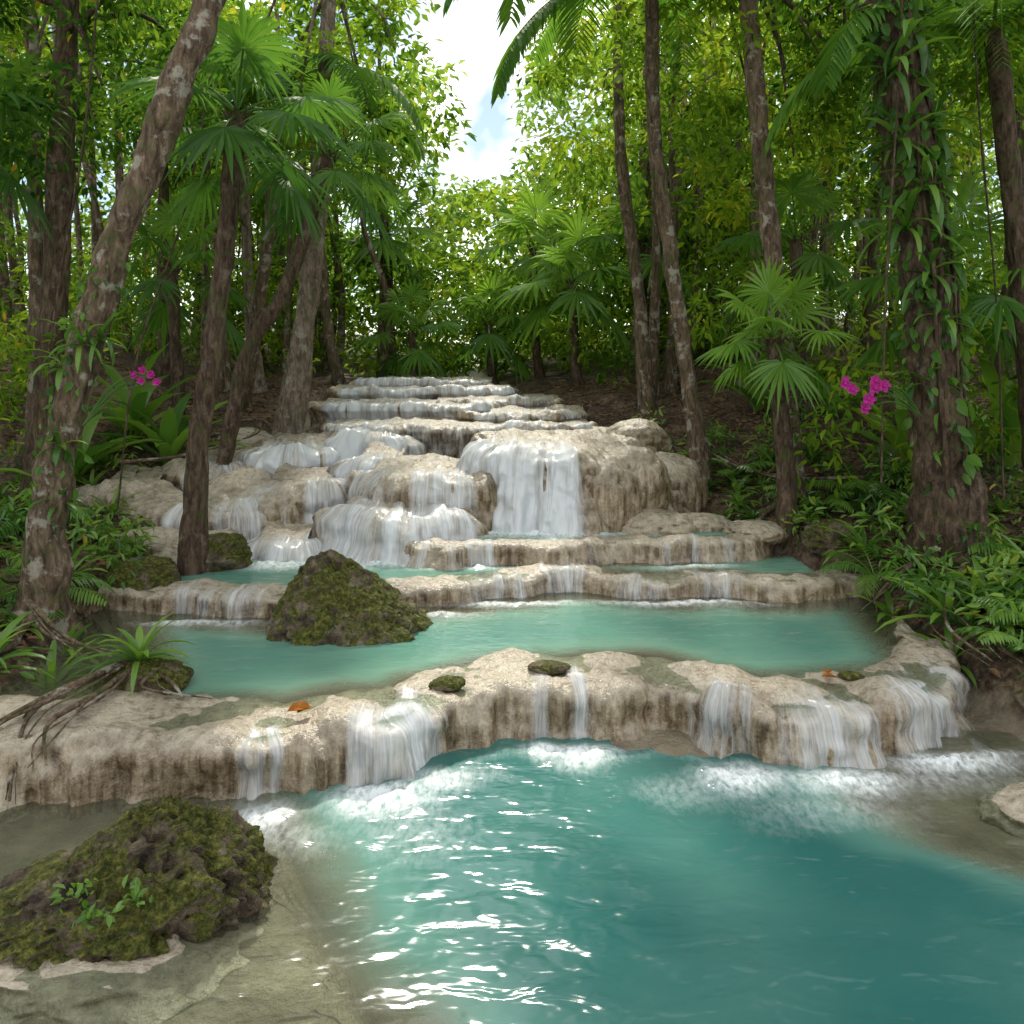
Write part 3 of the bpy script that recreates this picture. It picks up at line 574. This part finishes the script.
for i in range(140):
    for _ in range(40):
        x=rg.uniform(-5.5,5.5); y=rg.uniform(4.6,9.5); dd=float(bankd(np.array([x]),np.array([y]))[0])
        if .15<dd<2.2: break
    ro+=rosette((x,y,g1(x,y)),int(rg.integers(9,16)),rg.uniform(.2,.42),rg.uniform(.028,.055),rg,tb=rg.uniform(.25,.75))
build('strap_leaf_plants',ro,ROS)
for (x,y,L,n,W) in [(-2.92,5.05,.42,20,.05),(-2.2,4.72,.34,18,.04),(3.05,5.6,.5,18,.055),(3.4,5.75,.45,16,.05),(3.25,5.3,.4,16,.05),(2.9,6.1,.4,14,.05),(-3.15,4.8,.45,18,.05),(3.9,5.9,.5,16,.055),(3.0,6.8,.45,15,.05),(-3.5,6.3,.45,16,.05)]:
    z=g1(x,y); z=.42 if (x==-2.2) else z
    build('bromeliad',rosette((x,y,z),n,L,W,rg,.15,1.4,1.2,.65),ROS)
for (x,y,L,n) in [(-4.0,9.3,1.15,13),(-4.6,9.7,1.3,14),(-4.8,8.8,1.1,12),(4.3,8.6,1.3,13),(3.2,10.4,1.1,12),(5.2,8.4,1.4,13),(-5.6,7.4,1.2,12)]:
    build('broad_leaf_plant',rosette((x,y,g1(x,y)),n,L,.17,rg,.75,1.5,1.15,.68),ROS)
for i,(x,y,L) in enumerate([(-3.5,5.9,.6),(-3.9,5.2,.7),(-3.3,7.6,.55),(-4.2,7.0,.7),(2.95,6.5,.55),(3.5,5.2,.6),(4.1,6.3,.75),(3.0,7.9,.6),(3.6,8.3,.8),(2.5,9.0,.5),(-4.6,6.2,.8),(4.6,5.9,.8),(3.2,4.95,.45),(-2.9,5.6,.4)]):
    fern(x,y,g1(x,y)+.02,L,9,i)
sd=[]
for (x,y,z) in [(-1.62,2.94,.24),(-1.40,2.96,.22),(-1.54,2.92,.17)]:
    q=np.array([x,y,z])+rg.normal(size=(26,3))*np.array([.035,.02,.025]); sd.append(leaves(q,rg.normal(size=(26,3))+np.array([0,-.6,.3]),rg.uniform(.025,.05,26),.55,rg.uniform(.4,.8,26)))
build('seedling_plant',sd,ROS,smooth=False)
def trx(path,z):
    p=np.array(path); return np.array([np.interp(z,p[:,2],p[:,0]),np.interp(z,p[:,2],p[:,1]),z])
TR=[(3.72,6.75,.5),(3.58,6.75,1.6),(3.5,6.75,2.8),(3.3,6.75,4.2),(3.12,6.8,5.6)]
TL=[(-3.32,5.6,.5),(-3.2,5.6,1.4),(-2.93,5.65,2.6),(-2.55,5.75,3.8)]
ep=[]
for z,a,L,n in [(3.6,-1.6,.5,20),(3.3,-2.6,.55,18),(2.5,-1.4,.4,18),(4.1,-.5,.55,18),(3.0,-.3,.45,16),(4.6,-2.2,.65,18),(2.0,-2.4,.3,12),(4.0,-2.3,.65,18),(4.9,-.8,.65,18),(2.9,-1.9,.45,16)]:
    c=trx(TR,z)+np.array([math.cos(a),math.sin(a),0])*.18; ep+=rosette(c,n,L,.055,rg,-.6,1.3,1.5,.5)
build('epiphyte_bromeliads',ep,ROS)
ep=[]
for z,a,L,n in [(2.3,-1.4,.3,16),(2.15,-2.6,.3,14),(2.35,-.4,.28,14),(1.6,-1.2,.22,12),(1.2,-.5,.22,12)]:
    c=trx(TL,z)+np.array([math.cos(a),math.sin(a),0])*.11; ep+=rosette(c,n,L,.035,rg,-.5,1.3,1.4,.5)
build('epiphyte_bromeliads',ep,ROS)
def vine(path,r0,n,z0,z1,s0,s1):
    z=rg.uniform(0,1,n)**.7*(z1-z0)+z0; a=rg.uniform(-3.3,.2,n); c=np.array([trx(path,k) for k in z]); rr=(r0+rg.uniform(0,.07,n))[:,None]; D=np.stack([np.cos(a),np.sin(a),a*0],1)
    build('climbing_vine',[leaves(c+D*rr,D*.5+np.array([0,0,-.9])+rg.normal(size=(n,3))*.3,rg.uniform(s0,s1,n),.6,rg.uniform(.1,.7,n),up=.2)],FAN,smooth=False)
vine(TR,.19,400,1.0,5.6,.07,.17); vine(TL,.11,110,.7,2.9,.04,.09)
li=[]
for k in range(9):
    a=rg.uniform(-3,0); p=[]
    for z in np.linspace(.6,5.5,9): a+=rg.uniform(-.25,.5)*.6; c=trx(TR,z); p.append(c+np.array([math.cos(a),math.sin(a),0])*(.205+rg.uniform(0,.03)))
    li.append(tube(p,np.full(9,rg.uniform(.01,.022)),6,.08,.2))
for (x,y,z0,z1,dx) in [(-4.0,6.8,1,5.5,.5),(3.0,6.5,1.2,6,.2),(-3.7,7.5,.8,5,.9),(4.3,7,1,6,-.3)]:
    li.append(tube([(x,y,z0),(x+dx*.2,y,(z0*2+z1)/3),(x+dx*.7,y,(z0+2*z1)/3),(x+dx,y,z1)],[.010]*4,6,.1,.2))
build('liana_vines',li,BARKD)
rt=[]
base_roots=[[(-2.25,4.75,.42),(-2.45,4.5,.38),(-2.55,4.25,.33),(-2.5,4.02,.2),(-2.45,3.9,.05)],[(-2.3,4.7,.4),(-2.55,4.35,.36),(-2.75,4.05,.25),(-2.8,3.95,.05)],[(-2.2,4.7,.4),(-2.3,4.35,.36),(-2.38,4.1,.33),(-2.3,3.95,.2)],[(-2.1,4.7,.38),(-1.95,4.6,.34),(-1.85,4.5,.3)],[(-3.2,5.3,.6),(-2.8,5.0,.48),(-2.4,4.8,.42)],
          [(3.5,6.2,.6),(3.1,5.7,.5),(2.9,5.3,.42),(2.95,4.9,.35)],[(3.6,6.3,.6),(3.4,5.6,.5),(3.1,5.1,.4),(3.2,4.7,.3)],[(3.4,6.4,.7),(2.95,6.2,.5),(2.7,6.0,.38)],[(-4.2,8.6,1.1),(-3.6,8.9,1.15),(-3.1,9.6,1.3),(-3.2,10.2,1.4)],[(-4.5,9.4,1.2),(-3.9,9.6,1.3),(-3.2,9.3,1.2)],[(3.6,8.2,1.0),(2.8,8.6,.95),(2.2,9.2,1.2),(2.0,9.6,1.7)]]
for p in base_roots:
    for rep in range(3):
        pp=[tuple(np.array(k)+rg.normal(size=3)*np.array([.07,.07,.012])*(rep>0)*min(1,i*.7+.3)) for i,k in enumerate(p)]
        rt.append(tube(pp,np.linspace(.022,.006,len(p))*(1,.6,.4)[rep],7,.04,.4,seed=len(rt)))
build('exposed_roots',rt,BARK)
def orchid(name,base,pts,s):
    e=empty(name,base); st=[];pe=[]
    for p in pts:
        b=np.array(base,float); p=np.array(p,float); st.append(tube([b,(b+p)/2+np.array([0,0,.08]),p+np.array([0,.02,0])],[.006,.005,.004],5,.05,tint=.4))
        for k in range(5):
            a=k*1.257+rg.uniform(-.2,.2); d=np.array([math.cos(a),-.35,math.sin(a)]); nn=np.array([0,-1,0.]); sd=unit(np.cross(d,nn)); L=s*rg.uniform(.85,1.1); w=L*(.42 if k%2 else .3)
            t=np.array([0,.35,.7,1]); wd=w*np.array([.25,.9,1,.25])
            c=p+unit(d)*(t*L)[:,None]; V=np.stack([c+sd*wd[:,None],c+np.array([0,.01,0]),c-sd*wd[:,None]],1).reshape(-1,3); pe.append((V,gridf(4,3),.5))
        v,f=ICO[2]; pe.append((v*s*.22+p+np.array([0,-s*.2,-s*.1]),f,.5))
    build('stems',st,ROS,parent=e); build('petals',pe,PINK,parent=e)
orchid('pink_orchid',(3.3,6.45,1.75),[(2.62,6.3,2.02),(2.68,6.3,1.97),(2.87,6.32,2.04),(2.93,6.3,2.0),(2.80,6.28,1.90),(2.78,6.3,1.82),(2.86,6.3,1.98)],.055)
orchid('pink_orchid',(-2.95,5.5,1.75),[(-2.60,5.5,2.1),(-2.53,5.48,2.13),(-2.55,5.5,2.06),(-2.48,5.5,2.10),(-2.44,5.5,2.05)],.034)
n=14000; x=rg.uniform(-8,8,n); y=rg.uniform(4.4,14,n); d=bankd(x,y); k=(d>.12); x,y=x[k],y[k]
build('leaf_litter',[leaves(np.column_stack([x,y,ground(x,y)+.015]),np.column_stack([rg.normal(size=(len(x),2)),rg.normal(size=len(x))*.15]),rg.uniform(.05,.13,len(x)),.5,up=2.5)],LITTER,smooth=False)
q=np.array([[-1.21,4.30,.31],[-1.15,4.28,.31],[-1.18,4.33,.315],[1.85,4.78,.31],[1.9,4.82,.31]])
build('fallen_leaf',[leaves(q,np.array([[1,.2,.3],[.6,.8,.2],[1,-.4,.3],[1,0,.1],[.4,1,.1]]),np.array([.12,.1,.11,.1,.09]),.7)],ORG,smooth=False)
# ------------------------------------------------------------ light
EL,AZ=math.radians(49),math.radians(-4)
w=bpy.data.worlds.new('World'); sc.world=w; w.use_nodes=True; t=w.node_tree; bg=t.nodes['Background']
sky=t.nodes.new('ShaderNodeTexSky'); sky.sky_type='NISHITA'; sky.sun_disc=False; sky.sun_elevation=EL; sky.sun_rotation=AZ; sky.dust_density=.5; sky.ozone_density=2.5
tc=t.nodes.new('ShaderNodeTexCoord'); nn=t.nodes.new('ShaderNodeTexNoise'); nn.inputs['Scale'].default_value=5; nn.inputs['Detail'].default_value=4; nn.inputs['Roughness'].default_value=.65
t.links.new(tc.outputs['Generated'],nn.inputs['Vector']); mr=t.nodes.new('ShaderNodeMapRange'); mr.inputs[1].default_value=.40; mr.inputs[2].default_value=.63; mr.inputs[3].default_value=.06; t.links.new(nn.outputs['Fac'],mr.inputs[0])
mx=t.nodes.new('ShaderNodeMix'); mx.data_type='RGBA'; t.links.new(mr.outputs[0],mx.inputs[0]); t.links.new(sky.outputs[0],mx.inputs[6]); mx.inputs[7].default_value=(16,15.6,14.6,1)
t.links.new(mx.outputs[2],bg.inputs[0]); bg.inputs[1].default_value=.15
s=Vector((math.sin(AZ)*math.cos(EL),math.cos(AZ)*math.cos(EL),math.sin(EL)))
L=bpy.data.lights.new('sun','SUN'); L.energy=4.6; L.angle=math.radians(4); L.color=(1,.94,.82); lo=bpy.data.objects.new('sun',L); lo.rotation_euler=s.to_track_quat('Z','Y').to_euler(); lo.location=(0,0,30); sc.collection.objects.link(lo)
cam=bpy.data.cameras.new('camera'); cam.lens=28.125; cam.sensor_width=36; cam.shift_y=-(512-360)/1024; cam.clip_end=600; co=bpy.data.objects.new('camera',cam); co.location=(0,0,2.2); co.rotation_euler=(math.radians(90),0,0); sc.collection.objects.link(co); sc.camera=co
